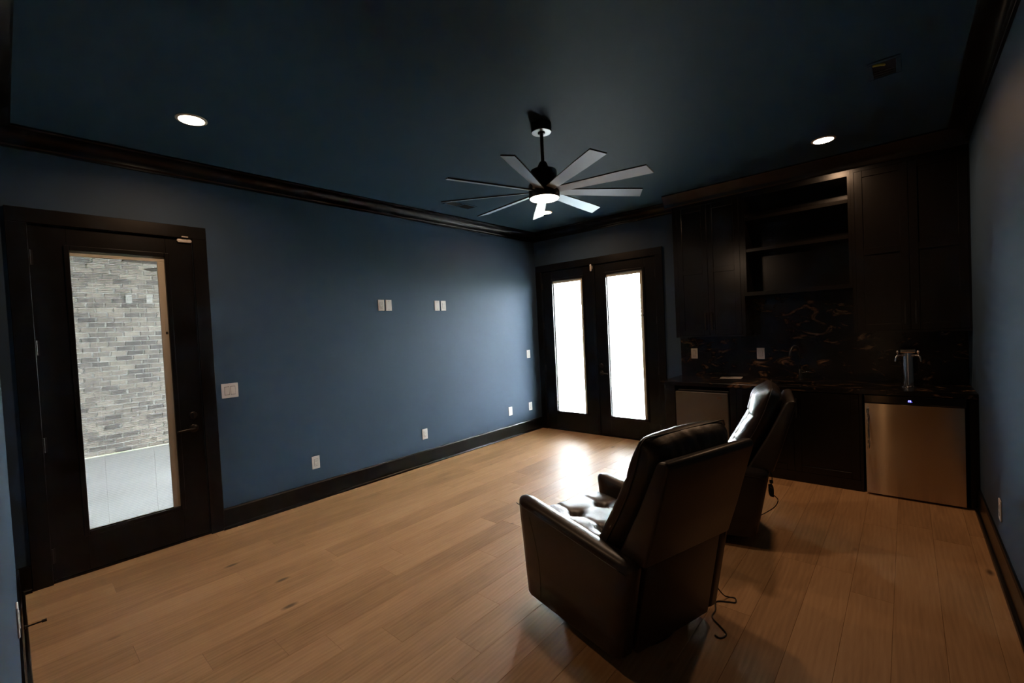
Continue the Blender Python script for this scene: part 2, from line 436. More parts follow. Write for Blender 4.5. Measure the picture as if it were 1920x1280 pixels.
# ================================================================== DOORS with blinds between the panes
def make_door(name, loc, rz, hw, seed, handle=True, hinges='left', bolt=True):
    """local: x 0..w along the door, interior face towards -y, z up"""
    w_, hgt = .915, 2.437
    g0, g1, z0, z1 = .193, .730, .292, 2.287
    r = bpy.data.objects.new(name, None); COL.objects.link(r); r.location = loc; r.rotation_euler = (0, 0, rz)
    r['kind'] = 'structure'
    fy, by = .006, .050
    b = new()
    a0, a1, c0, c1 = g0-.012, g1+.012, z0-.012, z1+.012
    box(b, (0, fy, .018), (a0, by, hgt), .0015, 1); box(b, (a1, fy, .018), (w_, by, hgt), .0015, 1)
    box(b, (a0, fy, .018), (a1, by, c0), .0015, 1); box(b, (a0, fy, c1), (a1, by, hgt), .0015, 1)
    obj('door_slab', b, 'trim', r)
    b = new()   # raised glazing frame, inside and outside
    fw = .030
    for (ya, yb) in ((fy-.012, fy+.012), (by-.012, by+.012)):
        box(b, (g0-fw, ya, z0-fw), (g0, yb, z1+fw), .004, 2); box(b, (g1, ya, z0-fw), (g1+fw, yb, z1+fw), .004, 2)
        box(b, (g0, ya, z0-fw), (g1, yb, z0), .004, 2); box(b, (g0, ya, z1), (g1, yb, z1+fw), .004, 2)
    obj('glazing_frame', b, 'trim', r)
    for (ya, yb) in ((.012, .015), (.042, .045)):
        b = new(); box(b, (g0-.004, ya, z0-.004), (g1+.004, yb, z1+.004)); obj('pane', b, 'glass', r)
    b = new(); box(b, (g0, .018, z1-.040), (g1, .039, z1), .002, 1); obj('head_rail', b, 'rail', r)
    b = new(); box(b, (g1-.045, .018, z0), (g1, .039, z1-.040), .002, 1); sr = obj('side_rail', b, 'rail', r)
    b = new(); box(b, (g1-.020, .0165, 1.70), (g1-.004, .019, 1.80), .0007, 1); obj('blind_slider', b, 'white', sr)
    b = new(); box(b, (g1-.020, .0165, 1.675), (g1-.004, .019, 1.695), .0007, 1); obj('blind_slider_grip', b, 'slot', sr)
    b = new()
    z = z0+.006; k = 0
    while z < z1-.045:
        box(b, (g0+.002, .0215, z), (g1-.047, .0345, z+.00035))
        z += .0125
    o = obj('blind_slats', b, 'blind', r); o['kind'] = 'stuff'
    for fx in (.22, .80):
        x = g0 + (g1-.045-g0)*fx
        b = new(); tube(b, [(x, .0205, z0), (x, .0205, z1-.04)], .0006, 4); obj('blind_cord', b, 'blind', r)
    if hinges:
        hx = 0.0 if hinges == 'left' else w_
        for hz in (.19, .95, 1.61, 2.22):
            b = new(); lathe(b, [(.006, 0), (.006, .1)], (hx, -.004, hz-.05), 10); box(b, (hx-.016, fy-.003, hz-.05), (hx+.016, fy-.0005, hz+.05)); obj('hinge', b, 'black', r)
    if handle:
        hx = w_-.065 if hinges == 'left' else .065
        s = -1 if hinges == 'left' else 1
        b = new(); lathe(b, [(.0, .0), (.033, 0), (.033, .006), (.026, .011), (.012, .013), (.012, .045)], (hx, fy, .90), 20, 'Y')
        hr = obj('handle_rose', b, 'black', r, auto=40)
        b = new(); tube(b, smooth_path([(hx, fy-.042, .90), (hx+s*.03, fy-.050, .90), (hx+s*.07, fy-.050, .898), (hx+s*.12, fy-.047, .895)], 4), [.011]*5+[.010]*4+[.0085]*4, 10)
        obj('lever', b, 'black', hr, smooth=True)
    if bolt:
        hx = w_-.065 if hinges == 'left' else .065
        b = new(); lathe(b, [(0, 0), (.031, 0), (.031, .008), (.025, .014), (0, .015)], (hx, fy, 1.005), 20, 'Y'); db = obj('deadbolt', b, 'black', r, auto=40)
        b = new(); box(b, (hx-.006, fy-.032, .985), (hx+.006, fy-.013, 1.025), .003, 2); obj('thumb_turn', b, 'black', db)
    return r
make_door('door_1', (0, -5.455, 0), PI/2, None, 1)
make_door('door_2', (.130, 0, 0), 0, None, 2, handle=False, hinges='left', bolt=False)
make_door('door_3', (1.055, 0, 0), 0, None, 3, handle=True, hinges='right')
b = new(); box(b, (1.030, -.012, .018), (1.072, .006, 2.437), .004, 2); struct('trim_7', b, 'trim')   # astragal between the pair

# ================================================================== WALL PLATES
def plate(kind, label, loc, rz, group=None, name=None, cat=None):
    wide = .128 if kind == 'double_switch' else .078
    h = .124
    nm = {'double_switch': 'light_switch', 'switch': 'light_switch', 'outlet': 'wall_outlet', 'blank': 'blank_wall_plate'}[kind]
    ct = {'double_switch': 'light switch', 'switch': 'light switch', 'outlet': 'outlet', 'blank': 'wall plate'}[kind]
    r = thing(nm, label, ct, loc, rz, group)
    b = new(); box(b, (-wide/2, -.007, -h/2), (wide/2, 0, h/2), .003, 2); obj('cover_plate', b, 'white', r)
    xs = (-.023, .023) if kind == 'double_switch' else (0,)
    if kind in ('switch', 'double_switch'):
        for i, x in enumerate(xs):
            b = new(); box(b, (x-.0185, -.0078, -.036), (x+.0185, -.0065, .036)); obj('rocker_surround', b, 'slot', r)
            b = new(); s = 1 if i == 0 else -1
            prism(b, [(-.0078-.004*(s < 0), -.033), (-.0075, -.0335), (-.0072, -.033), (-.0072, .033), (-.0078-.004*(s > 0), .033), (-.0105, 0)], 'X', x-.0165, x+.0165); obj('rocker', b, 'white', r)
    if kind == 'outlet':
        b = new(); box(b, (-.0180, -.0078, -.0345), (.0180, -.0065, .0345)); obj('outlet_surround', b, 'slot', r)
        b = new(); box(b, (-.0165, -.0092, -.0330), (.0165, -.0070, .0330), .001, 1); f = obj('receptacle', b, 'white', r)
        b = new()
        for z in (-.017, .017):
            box(b, (-.0075, -.0097, z-.004), (-.0055, -.0090, z+.005)); box(b, (.0055, -.0097, z-.004), (.0075, -.0090, z+.005))
            lathe(b, [(0, .0090), (.0026, .0090), (.0026, .0097), (0, .0097)], (0, 0, z-.010), 8, 'Y')
        obj('outlet_slots', b, 'slot', f)
    if kind == 'blank':
        for z in (-.045, .045):
            b = new(); lathe(b, [(0, .0068), (.0035, .0068), (.003, .0080), (0, .0080)], (0, 0, z), 10, 'Y'); obj('screw', b, 'slot', r)
    return r
LW, BW, RW = PI/2, 0, -PI/2
plate('double_switch', 'white double rocker switch plate right of the brick-view door', (0, -4.332, 1.173), LW)
plate('outlet', 'leftmost of four white plates high on the blue wall, an outlet', (0, -2.800, 1.919), LW)
plate('blank', 'second from left of four plates high on blue wall, blank with screws', (0, -2.704, 1.919), LW)
plate('blank', 'third from left of four plates high on blue wall, blank', (0, -2.008, 1.921), LW)
plate('outlet', 'rightmost of four white plates high on the blue wall, an outlet', (0, -1.906, 1.921), LW)
plate('outlet', 'low white outlet on blue wall nearest the brick-view door', (0, -3.630, .369), LW)
plate('outlet', 'low white outlet near the middle of the blue wall baseboard', (0, -2.297, .372), LW)
plate('blank', 'low white blank plate left of the corner by the double doors', (0, -.735, .384), LW)
plate('outlet', 'low white outlet in the corner closest to the double doors', (0, -.268, .384), LW)
plate('switch', 'white switch plate at hand height beside the double doors', (0, -.260, 1.190), LW)
plate('switch', 'white switch plate on granite backsplash near its left end', (2.435, -.0202, 1.180), BW)
plate('outlet', 'white outlet on granite backsplash left of the black faucet', (3.161, -.0202, 1.180), BW)
plate('outlet', 'low white outlet on the right wall beyond the steel fridge', (W, -1.690, .355), RW)
plate('outlet', 'white outlet on near left wall seen edge-on above the door stop', (1.62, -D, .485), PI)

# door stop on the front baseboard
r = thing('door_stop', 'black rod door stop sticking out of the baseboard at lower left', 'door stop', (.745, -D+.016, .085))
b = new(); lathe(b, [(0, 0), (.013, 0), (.013, .004), (.007, .008), (0, .008)], (0, 0, 0), 12, 'Y')
b.transform(Matrix.Rotation(PI, 4, 'Z')); obj('mount', b, 'black', r, auto=40)
b = new(); tube(b, [(0, .006, 0), (0, .072, 0)], .0045, 8); obj('rod', b, 'black', r, auto=40)
b = new(); tube(b, [(0, .068, 0), (0, .088, 0)], .008, 10); obj('rubber_tip', b, 'rubber', r, auto=40)

# door sensors
def sensor(label, loc, rz, vertical):
    r = thing('door_sensor', label, 'sensor', loc, rz, None)
    b = new()
    t = new(); n = 24; ring = []
    L, R_ = .050-.014, .014
    for k in range(n):
        a = 2*PI*k/n
        ring.append((math.cos(a)*R_ + (L if math.cos(a) > 0 else -L), math.sin(a)*R_))
    pts = [(q[1], q[0]) for q in ring] if vertical else ring
    prism(b, pts, 'Y', -.014, 0, .003, 2); obj('sensor_body', b, 'white', r, auto=50)
    b = new()
    if vertical: box(b, (.019, -.012, -.020), (.027, .0175, .020), .002, 1)
    else: box(b, (-.022, -.036, .0235), (.022, -.0265, .033), .002, 1)
    obj('magnet', b, 'white', r)
    return r
sensor('white door sensor lying flat at the top corner of brick-view door', (-.004, -4.588, 2.426), LW, False)
sensor('white door sensor upright at the top between the double doors', (1.026, -.012, 2.405), BW, True)

# ================================================================== CEILING FIXTURES
def area_lamp(name, loc, size, power, color, parent=None, spread=PI):
    l = bpy.data.lights.new(name, 'AREA'); l.shape = 'DISK'; l.size = size; l.energy = power; l.color = color; l.spread = spread
    o = bpy.data.objects.new(name, l); COL.objects.link(o)
    if parent: o.parent = parent
    o.location = loc; return o
def downlight(label, x, y):
    r = thing('recessed_light', label, 'ceiling light', (x, y, H), 0, 'recessed ceiling lights')
    b = new(); lathe(b, [(.070, 0), (.088, 0), (.088, -.004), (.080, -.008), (.072, -.008), (.070, -.006), (.070, 0)], seg=40); obj('trim_ring', b, 'rim', r, auto=40)
    b = new(); lathe(b, [(0, -.0065), (.071, -.0065), (.071, -.002), (0, -.002)], seg=40); obj('lens', b, 'lens', r)
    area_lamp('lamp', (0, 0, -.0075), .14, LAMP, WARM, r, math.radians(160))
    return r
downlight('lit recessed ceiling light above the brick-view door at left', .912, -4.714)
downlight('lit recessed ceiling light in front of the black cabinets', 3.892, -.952)
downlight('lit recessed ceiling light beyond the fan, near the double doors', .964, -.951)

# vents
def vent(label, cx, cy, wx, wy, cell, broken=False):
    r = thing('ceiling_vent', label, 'vent', (cx, cy, H))
    fr = .024
    b = new()
    box(b, (-wx/2, -wy/2, -.008), (wx/2, -wy/2+fr, -.0), .003, 1); box(b, (-wx/2, wy/2-fr, -.008), (wx/2, wy/2, 0), .003, 1)
    box(b, (-wx/2, -wy/2+fr, -.008), (-wx/2+fr, wy/2-fr, 0), .003, 1); box(b, (wx/2-fr, -wy/2+fr, -.008), (wx/2, wy/2-fr, 0), .003, 1)
    if not broken: box(b, (-wx/2+fr, -.009, -.007), (wx/2-fr, .009, -.001))
    obj('vent_frame', b, 'ceiling', r)
    b = new(); box(b, (-wx/2+fr, -wy/2+fr, -.0012), (wx/2-fr, wy/2-fr, -.0004)); obj('duct_opening', b, 'void', r)
    if not broken:
        n = 5
        for k in range(n):
            x = -wx/2+fr + (k+.5)*(wx-2*fr)/n
            for ya, yb in ((-wy/2+fr, -.009), (.009, wy/2-fr)):
                b = new(); prism(b, [(x-.005, -.007), (x-.004, -.0075), (x+.005, -.002), (x+.004, -.0015)], 'Y', ya, yb); obj('louver', b, 'void', r)
    else:
        for k in range(3):
            y = .02 + k*.035
            b = new(); prism(b, [(y-.010, -.006), (y-.009, -.007), (y+.010, -.003), (y+.009, -.002)], 'X', -wx/2+fr, wx/2-fr); obj('louver', b, 'void', r)
        b = new(); tube(b, smooth_path([(-wx/2+.028, -wy/2+.045, -.004), (-.025, -wy/2+.040, -.010), (-.005, -wy/2+.050, -.011), (.002, -wy/2+.075, -.004)], 5), .007, 8)
        obj('yellow_wire', b, 'yellow', r, smooth=True)['label'] = 'yellow wire loop hanging in the opening'
    return r
vent('blue-grey slotted ceiling vent by the crown left of the fan', .535, -2.02, .17, .40, 5)
vent('dark open ceiling vent with a yellow wire, upper right', 4.316, -2.00, .155, .27, 3, True)

# ceiling fan
FX, FY = 2.440, -2.963
r = thing('ceiling_fan', 'nine-blade ceiling fan with dark hub and lit round lamp', 'ceiling fan', (FX, FY, H))
b = new(); lathe(b, [(0, 0), (.072, 0), (.072, -.058), (.070, -.062)], seg=36); cn = obj('canopy', b, 'fanblack', r, auto=40)
b = new(); lathe(b, [(.030, -.0622), (.069, -.0622), (.069, -.065), (.030, -.065), (.030, -.0622)], seg=36); obj('canopy_plate', b, 'fancap', cn, auto=40)['label'] = 'pale metal underside ring of canopy'
b = new(); lathe(b, [(0, -.060), (.026, -.060), (.026, -.072), (.018, -.076), (0, -.076)], seg=24); obj('canopy_ball', b, 'fanblack', cn, auto=40)
b = new(); lathe(b, [(0, -.06), (.0125, -.06), (.0125, -.30), (0, -.30)], seg=16); obj('downrod', b, 'fanblack', r, auto=40)
b = new(); lathe(b, [(0, -.275), (.024, -.275), (.030, -.285), (.045, -.325), (.048, -.330), (.092, -.336), (.098, -.345), (.098, -.425), (.104, -.432), (.112, -.440), (.112, -.525), (.110, -.532), (.106, -.535), (0, -.535)], seg=48)
mh = obj('motor_housing', b, 'fanblack', r, auto=35)
b = new(); lathe(b, [(0, -.552), (.060, -.550), (.100, -.541), (.105, -.535), (0, -.535)], seg=40); obj('lamp_lens', b, 'fanlens', r, smooth=True)['label'] = 'glowing round lens under the hub'
area_lamp('lamp', (0, 0, -.556), .19, FANLAMP, (1.0, .66, .42), r)
bm0 = new()
# one blade along +x, pitched about its own axis
RB, NB = .752, 9
def blade():
    t = new()
    xs = [.085, .16, .25, .40, .55, .70, RB]
    top = []
    for i, x in enumerate(xs):
        wd = .033 + (.049-.033)*min(1, (x-.085)/.5)
        e = .012 if i == len(xs)-1 else 0
        top.append(((x+e, wd), (x-e*1.0, -wd)))
    th = .0045
    up = [[t.verts.new((q[0], q[1], th)) for q in pr] for pr in top]
    dn = [[t.verts.new((q[0], q[1], -th)) for q in pr] for pr in top]
    for i in range(len(xs)-1):
        t.faces.new((up[i][0], up[i+1][0], up[i+1][1], up[i][1])); t.faces.new((dn[i][0], dn[i][1], dn[i+1][1], dn[i+1][0]))
        t.faces.new((up[i][0], dn[i][0], dn[i+1][0], up[i+1][0])); t.faces.new((up[i][1], up[i+1][1], dn[i+1][1], dn[i][1]))
    t.faces.new((up[0][0], up[0][1], dn[0][1], dn[0][0])); t.faces.new((up[-1][0], dn[-1][0], dn[-1][1], up[-1][1]))
    t.transform(Matrix.Rotation(math.radians(-15), 4, 'X'))
    return t
first = None
for k in range(NB):
    ang = math.radians(-108.7) - k*2*PI/NB
    if first is None:
        o = obj('fan_blade', blade(), 'fanblack', r, recalc=True); first = o
        o.data.materials.append(M['fanblade'])
        for pl in o.data.polygons:
            if pl.normal.z < -.6: pl.material_index = 1
    else:
        o = first.copy(); COL.objects.link(o); o.parent = r
    o.location = (0, 0, -.485); o.rotation_euler = (0, 0, ang)

# ================================================================== CABINETS
YU, YB = -.356, -.660           # upper / base fronts
ZB = 1.390                      # underside of uppers
def shaker(bm, x0, x1, z0, z1, y, mid=None, st=.058, th=.02):
    """shaker door front with face at y (towards -y)"""
    box(bm, (x0, y, z0), (x0+st, y+th, z1), .0015, 1); box(bm, (x1-st, y, z0), (x1, y+th, z1), .0015, 1)
    zs = [z0] + ([mid] if mid else []) + [z1]
    box(bm, (x0+st, y, z0), (x1-st, y+th, z0+st), .0015, 1); box(bm, (x0+st, y, z1-st), (x1-st, y+th, z1), .0015, 1)
    if mid: box(bm, (x0+st, y, mid-st/2), (x1-st, y+th, mid+st/2), .0015, 1)
    box(bm, (x0+st-.004, y+.010, z0+st-.004), (x1-st+.004, y+th-.002, z1-st+.004))
def bar_handle(x, z0, z1, y, parent, mat='black', vertical=True):
    b = new()
    box(b, (x-.005, y-.034, z0), (x+.005, y-.024, z1), .0015, 1)
    for z in (z0+.02, z1-.02): box(b, (x-.004, y-.026, z-.004), (x+.004, y, z+.004))
    return obj('handle', b, mat, parent)
def upper_cab(label, x0, x1, split, body_x0, body_x1, hl):
    r = thing('upper_cabinet', label, 'cabinet', ((body_x0+body_x1)/2, -.17, ZB), absolute=True)
    b = new(); box(b, (body_x0, YU+.021, ZB), (body_x1, -.003, 2.905))
    # face frame
    yf0, yf1 = YU+.001, YU+.0215
    box(b, (body_x0, yf0, ZB), (x0, yf1, 2.905)); box(b, (x1, yf0, ZB), (body_x1, yf1, 2.905))
    box(b, (x0, yf0, 2.872), (x1, yf1, 2.905)); box(b, (x0, yf0, ZB), (x1, yf1, ZB+.02))
    obj('body', b, 'cab', r)
    for (a, c, hx) in ((x0+.002, split-.0015, split-.035), (split+.0015, x1-.002, split+.035)):
        b = new(); shaker(b, a, c, ZB+.022, 2.870, YU-.001, 2.135, th=.0215); d = obj('door', b, 'cab', r)
        bar_handle(hx, ZB+.075, ZB+.275, YU-.001, d)
    return r
upper_cab('black two-door upper cabinet left of the open shelves', 2.395, 3.065, 2.730, 2.350, 3.0995, 0)
upper_cab('black two-door upper cabinet in the right corner', 4.045, 4.785, 4.418, 4.0205, W-.002, 0)
# open shelving
r = thing('open_shelf_cabinet', 'black open shelf unit between the two upper cabinets', 'cabinet', (3.56, -.17, 1.815), absolute=True)
xa, xb = 3.1005, 4.0195
b = new()
box(b, (xa, YU+.001, 1.815), (xa+.022, -.003, 2.905)); box(b, (xb-.022, YU+.001, 1.815), (xb, -.003, 2.905))
box(b, (xa+.022, YU+.001, 2.850), (xb-.022, -.003, 2.905)); box(b, (xa+.022, YU+.001, 1.815), (xb-.022, -.003, 1.855))
box(b, (xa+.022, -.018, 1.855), (xb-.022, -.003, 2.850))
obj('body', b, 'cab', r)
for z in (2.606, 2.276):
    b = new(); box(b, (xa+.022, YU+.004, z), (xb-.022, -.018, z+.034), .002, 1); obj('shelf', b, 'cab', r)
# crown over the cabinets, with its return at the left
CBP = [(0, 3.0499), (.082, 3.0499), (.082, 3.036), (.074, 3.028), (.062, 3.010), (.045, 2.985), (.028, 2.955), (.020, 2.935), (.018, 2.920), (.010, 2.906), (0, 2.906)]
b = new(); prism(b, [(YU-q[0], q[1]) for q in CBP], 'X', 2.350-.082, W-.0)
prism(b, [(2.350-q[0], q[1]) for q in CBP], 'Y', YU-.0, -.0)
box(b, (2.350, YU, 2.9055), (W, -.003, 3.0499))
struct('trim_8', b, 'cab', auto=35)

# ---------------------------------------------------------------- base cabinets
ZC = .914
CT = .040
def shell_bay(label, x0, x1, left_panel, right_panel):
    r = thing('appliance_bay', label, 'cabinet', ((x0+x1)/2, -.33, 0), absolute=True)
    b = new(); box(b, (x0, YB, 0), (x0+left_panel, -.003, ZC-CT-.0005), .001, 1); obj('side_panel', b, 'cab', r)
    b = new(); box(b, (x1-right_panel, YB, 0), (x1, -.003, ZC-CT-.0005), .001, 1); obj('side_panel', b, 'cab', r)
    b = new(); box(b, (x0+left_panel, -.02, 0), (x1-right_panel, -.003, ZC-CT-.0005)); obj('back_panel', b, 'void', r)
    return r
shell_bay('black panelled bay around the small grey fridge under counter', 2.310, 3.060, .115, .060)
shell_bay('black panelled bay around the stainless steel fridge in corner', 4.062, W-.001, .022, .050)
r = thing('sink_cabinet', 'black two-door base cabinet under the faucet', 'cabinet', (3.56, -.33, 0), absolute=True)
b = new(); box(b, (3.061, YB+.021, 0), (4.061, -.003, ZC-CT-.0005)); obj('body', b, 'cab', r)
for (a, c, hx) in ((3.064, 3.560, 3.530), (3.562, 4.058, 3.592)):
    b = new(); shaker(b, a, c, .10, ZC-CT-.012, YB-.001, th=.0215); d = obj('door', b, 'cab', r); bar_handle(hx, .62, .80, YB-.001, d)
b = new(); box(b, (3.061, YB+.001, 0), (4.061, YB+.0205, .098)); obj('toe_board', b, 'cab', r)

# countertop with sink cut-out
SX0, SX1, SY0, SY1 = 3.40, 3.72, -.52, -.26
r = thing('countertop', 'black granite countertop with gold veins over the bar', 'countertop', (3.5, -.33, ZC-CT), absolute=True)
b = new()
yf = -.688
def cb(x0, x1, y0, y1): box(b, (x0, y0, ZC-CT), (x1, y1, ZC))
x0, x1 = 2.270, W-.001
t = new()
# one slab with a hole: rings of quads
def ring(z): 
    return [t.verts.new(q) for q in ((x0, yf, z), (x1, yf, z), (x1, -.0, z), (x0, -.0, z), (SX0, SY0, z), (SX1, SY0, z), (SX1, SY1, z), (SX0, SY1, z))]
A, B = ring(ZC), ring(ZC-CT)
for k in range(4):
    k2 = (k+1) % 4
    t.faces.new((A[k], A[k2], A[4+k2], A[4+k])); t.faces.new((B[k], B[4+k], B[4+k2], B[k2]))
    t.faces.new((A[k], B[k], B[k2], A[k2])); t.faces.new((A[4+k], A[4+k2], B[4+k2], B[4+k]))
ed = [e for e in t.edges if all(abs(v.co.z-ZC) < 1e-6 for v in e.verts) and len(e.link_faces) == 2 and any(abs(f.normal.z) < .1 for f in e.link_faces)]
t.normal_update()
ed = [e for e in t.edges if all(abs(v.co.z-ZC) < 1e-6 for v in e.verts) and any(abs(f.normal.z) < .1 for f in e.link_faces)]
bmesh.ops.bevel(t, geom=ed, offset=.004, segments=2, profile=.5, affect='EDGES')
obj('slab', t, 'granite', r); b.free()
r = thing('bar_sink', 'small dark undermount sink in the granite counter behind recliner', 'sink', ((SX0+SX1)/2, (SY0+SY1)/2, ZC-.2), absolute=True)
b = new(); g = .006
box(b, (SX0-.01, SY0-.01, ZC-.21), (SX1+.01, SY1+.01, ZC-.20)); 
box(b, (SX0-.012, SY0-.012, ZC-.20), (SX0, SY1+.012, ZC-CT-.001)); box(b, (SX1, SY0-.012, ZC-.20), (SX1+.012, SY1+.012, ZC-CT-.001))
box(b, (SX0, SY0-.012, ZC-.20), (SX1, SY0, ZC-CT-.001)); box(b, (SX0, SY1, ZC-.20), (SX1, SY1+.012, ZC-CT-.001))
obj('basin', b, plain('sink_steel', (.3, .29, .28), .3, metal=1), r)
b = new(); lathe(b, [(0, ZC-.199), (.03, ZC-.199), (.028, ZC-.196), (0, ZC-.196)], ((SX0+SX1)/2, (SY0+SY1)/2, 0), 20); obj('drain', b, 'chrome', r)

# backsplash
b = new(); box(b, (2.270, -.020, ZC+.0005), (W-.002, -.0005, ZB-.001)); box(b, (3.102, -.020, ZB-.001), (4.018, -.0005, 1.814))
o = obj('backsplash', b, 'granite'); tag(o, 'black granite backsplash with brown and gold swirls', 'backsplash')

# faucet
r = thing('faucet', 'tall black gooseneck bar faucet in front of the backsplash', 'faucet', (3.552, -.165, ZC), absolute=True)
b = new(); lathe(b, [(0, ZC+.0005), (.026, ZC+.0005), (.026, ZC+.008), (.018, ZC+.014), (.016, ZC+.11), (.013, ZC+.115), (0, ZC+.115)], (3.552, -.165, 0), 20); obj('body', b, 'black', r, auto=40)
pts = [(3.552, -.165, ZC+.11), (3.552, -.165, ZC+.26)]
for k in range(1, 11):
    a = PI*k/11*1.12
    pts.append((3.552-.055*(1-math.cos(a))*.55, -.165-.075*(1-math.cos(a)), ZC+.26+.095*math.sin(a)))
b = new(); tube(b, smooth_path(pts, 3), .0115, 12); obj('spout', b, 'black', r, smooth=True)
b = new(); tube(b, [(3.566, -.165, ZC+.075), (3.590, -.165, ZC+.082), (3.650, -.165, ZC+.092)], [.008, .006, .005], 10); obj('lever', b, 'chrome', r, smooth=True)

# beer tap tower
TX, TY = 4.392, -.400
r = thing('beer_tower', 'chrome two-tap beer tower standing on granite over steel fridge', 'beer tap', (TX, TY, ZC), absolute=True)
b = new(); lathe(b, [(0, ZC+.0005), (.055, ZC+.0005), (.055, ZC+.006), (.046, ZC+.011), (.038, ZC+.014), (.036, ZC+.30), (0, ZC+.30)], (TX, TY, 0), 28); obj('column', b, 'chrome', r, auto=40)
b = new(); box(b, (TX-.050, TY-.045, ZC+.300), (TX+.050, TY+.045, ZC+.332), .006, 2); obj('cap', b, 'chrome', r)
for k in range(4):
    a = PI/4+k*PI/2
    b = new(); lathe(b, [(0, .010), (.005, .010), (.005, .016), (0, .017)], (TX+.047*math.cos(a), TY+.047*math.sin(a), ZC), 8); obj('bolt', b, 'chrome', r)
for s in (-1, 1):
    zt = ZC+.278
    d = Vector((s*.80, -.60, 0)).normalized()
    p0 = Vector((TX, TY, zt)) + d*.034
    b = new(); tube(b, [p0, p0+d*.020], .012, 12); tube(b, [p0+d*.018, p0+d*.052], .008, 12)
    tube(b, smooth_path([p0+d*.045, p0+d*.062+Vector((0, 0, -.012)), p0+d*.070+Vector((0, 0, -.055))], 4), [.0085]*5+[.006]*4, 10)
    tp = obj('tap', b, 'chrome', r, smooth=True)
    b = new(); q = p0+d*.050
    lathe(b, [(0, .004), (.006, .004), (.005, .018), (.011, .026), (.012, .034), (.007, .042), (0, .044)], q, 14); obj('tap_knob', b, 'chrome', tp, smooth=True)

# leaflet on the counter
r = thing('leaflet', 'white printed leaflet lying on the granite counter', 'paper', (2.885, -.165, ZC+.0003), math.radians(8))
b = new(); box(b, (-.108, -.085, 0), (.108, .085, .0025)); obj('sheet', b, 'paper', r)
b = new()
for k in range(6): box(b, (-.085, .055-.022*k, .0025), (.02 if k % 2 else .06, .060-.022*k, .0028))
box(b, (-.100, -.085, .0025), (-.094, .085, .0028)); obj('printed_lines', b, 'ink', r)

# ---------------------------------------------------------------- mini fridge
r = thing('mini_fridge', 'small grey fridge under the left end of the counter', 'fridge', (2.712, -.35, .012), absolute=True)
b = new(); box(b, (2.445, -.615, .03), (2.982, -.05, .825), .006, 2); obj('body', b, 'black', r)
b = new(); box(b, (2.440, -.682, .045), (2.987, -.620, .812), .008, 3); obj('door', b, 'greydoor', r)
b = new(); box(b, (2.882, -.6845, .748), (2.924, -.682, .772), .001, 1); bd = obj('badge', b, 'chrome', r)
b = new(); box(b, (2.886, -.6852, .752), (2.920, -.6845, .768)); 
obj('badge_plate', b, 'slot', bd)
b = new(); tube(b, smooth_path([(2.890, -.6856, .757), (2.896, -.6856, .764), (2.902, -.6856, .757), (2.908, -.6856, .763), (2.916, -.6856, .758)], 4), .0009, 5); obj('badge_script', b, 'chrome', bd)
for x in (2.49, 2.94):
    b = new(); lathe(b, [(0, .0005), (.018, .0005), (.018, .03), (0, .03)], (x, -.56, 0), 12); obj('foot', b, 'rubber', r)

# ---------------------------------------------------------------- stainless beverage fridge
r = thing('beverage_fridge', 'stainless steel fridge with bar handle and blue display, right corner', 'fridge', (4.41, -.35, .012), absolute=True)
K0, K1, KZ0, KZ1, KY = 4.104, 4.716, .018, .797, -.700
b = new(); box(b, (K0-.004, -.640, .03), (K1+.010, -.05, .868), .004, 1); obj('body', b, 'black', r)
b = new(); box(b, (K0-.004, KY+.008, .802), (K1+.010, -.640, .868), .004, 2); hd = obj('control_panel', b, plain('gloss_black_panel', (.006, .006, .006), .12), r)
b = new()
# two seven-segment digits and a dot
def seg7(bm, x, z, s, on):
    w_, h_, t_ = s*.55, s, s*.16
    R7 = {'a': (0, h_-t_, w_, h_), 'g': (0, h_/2-t_/2, w_, h_/2+t_/2), 'd': (0, 0, w_, t_), 'f': (0, h_/2, t_, h_), 'b': (w_-t_, h_/2, w_, h_), 'e': (0, 0, t_, h_/2), 'c': (w_-t_, 0, w_, h_/2)}
    for k in on:
        q = R7[k]; box(bm, (x+q[0], KY+.0072, z+q[1]), (x+q[2], KY+.0079, z+q[3]))
seg7(b, 4.386, .824, .014, 'abged'); seg7(b, 4.397, .824, .014, 'abcdefg'); box(b, (4.4085, KY+.0072, .824), (4.4110, KY+.0079, .8265))
obj('display_digits', b, 'blue_led', hd)['label'] = 'glowing blue display digits'
t = new()   # door skin: thin pressed sheet, bowed near the hinge-free edge
nx, nz = 60, 40
def bow(u, v):
    e = math.exp(-((u-.20)/.16)**2)
    pinch = 1.0 - .45*math.exp(-((v-.93)/.09)**2) - .45*math.exp(-((v-.505)/.10)**2)
    return .0016*e*pinch + .0010*math.sin(PI*u)
g = [[t.verts.new((K0+(K1-K0)*i/nx, KY+.004-bow(i/nx, j/nz), KZ0+(KZ1-KZ0)*j/nz)) for j in range(nz+1)] for i in range(nx+1)]
for i in range(nx):
    for j in range(nz): t.faces.new((g[i][j], g[i+1][j], g[i+1][j+1], g[i][j+1]))
bk = {}
def back(v):
    if v not in bk: bk[v] = t.verts.new((v.co.x, KY+.055, v.co.z))
    return bk[v]
loop = [g[i][0] for i in range(nx)] + [g[nx][j] for j in range(nz)] + [g[i][nz] for i in range(nx, 0, -1)] + [g[0][j] for j in range(nz, 0, -1)]
for a, c in zip(loop, loop[1:]+loop[:1]): t.faces.new((a, back(a), back(c), c))
t.faces.new([back(v) for v in loop][::-1])
dr = obj('door', t, 'steel', r, auto=35)
b = new(); hx = 4.124
tube(b, smooth_path([(hx, KY-.002, .747), (hx, KY-.030, .746), (hx, KY-.038, .735), (hx, KY-.038, .600), (hx, KY-.038, .430), (hx, KY-.030, .416), (hx, KY-.002, .415)], 5), .0075, 12)
obj('handle', b, 'chrome', dr, smooth=True)
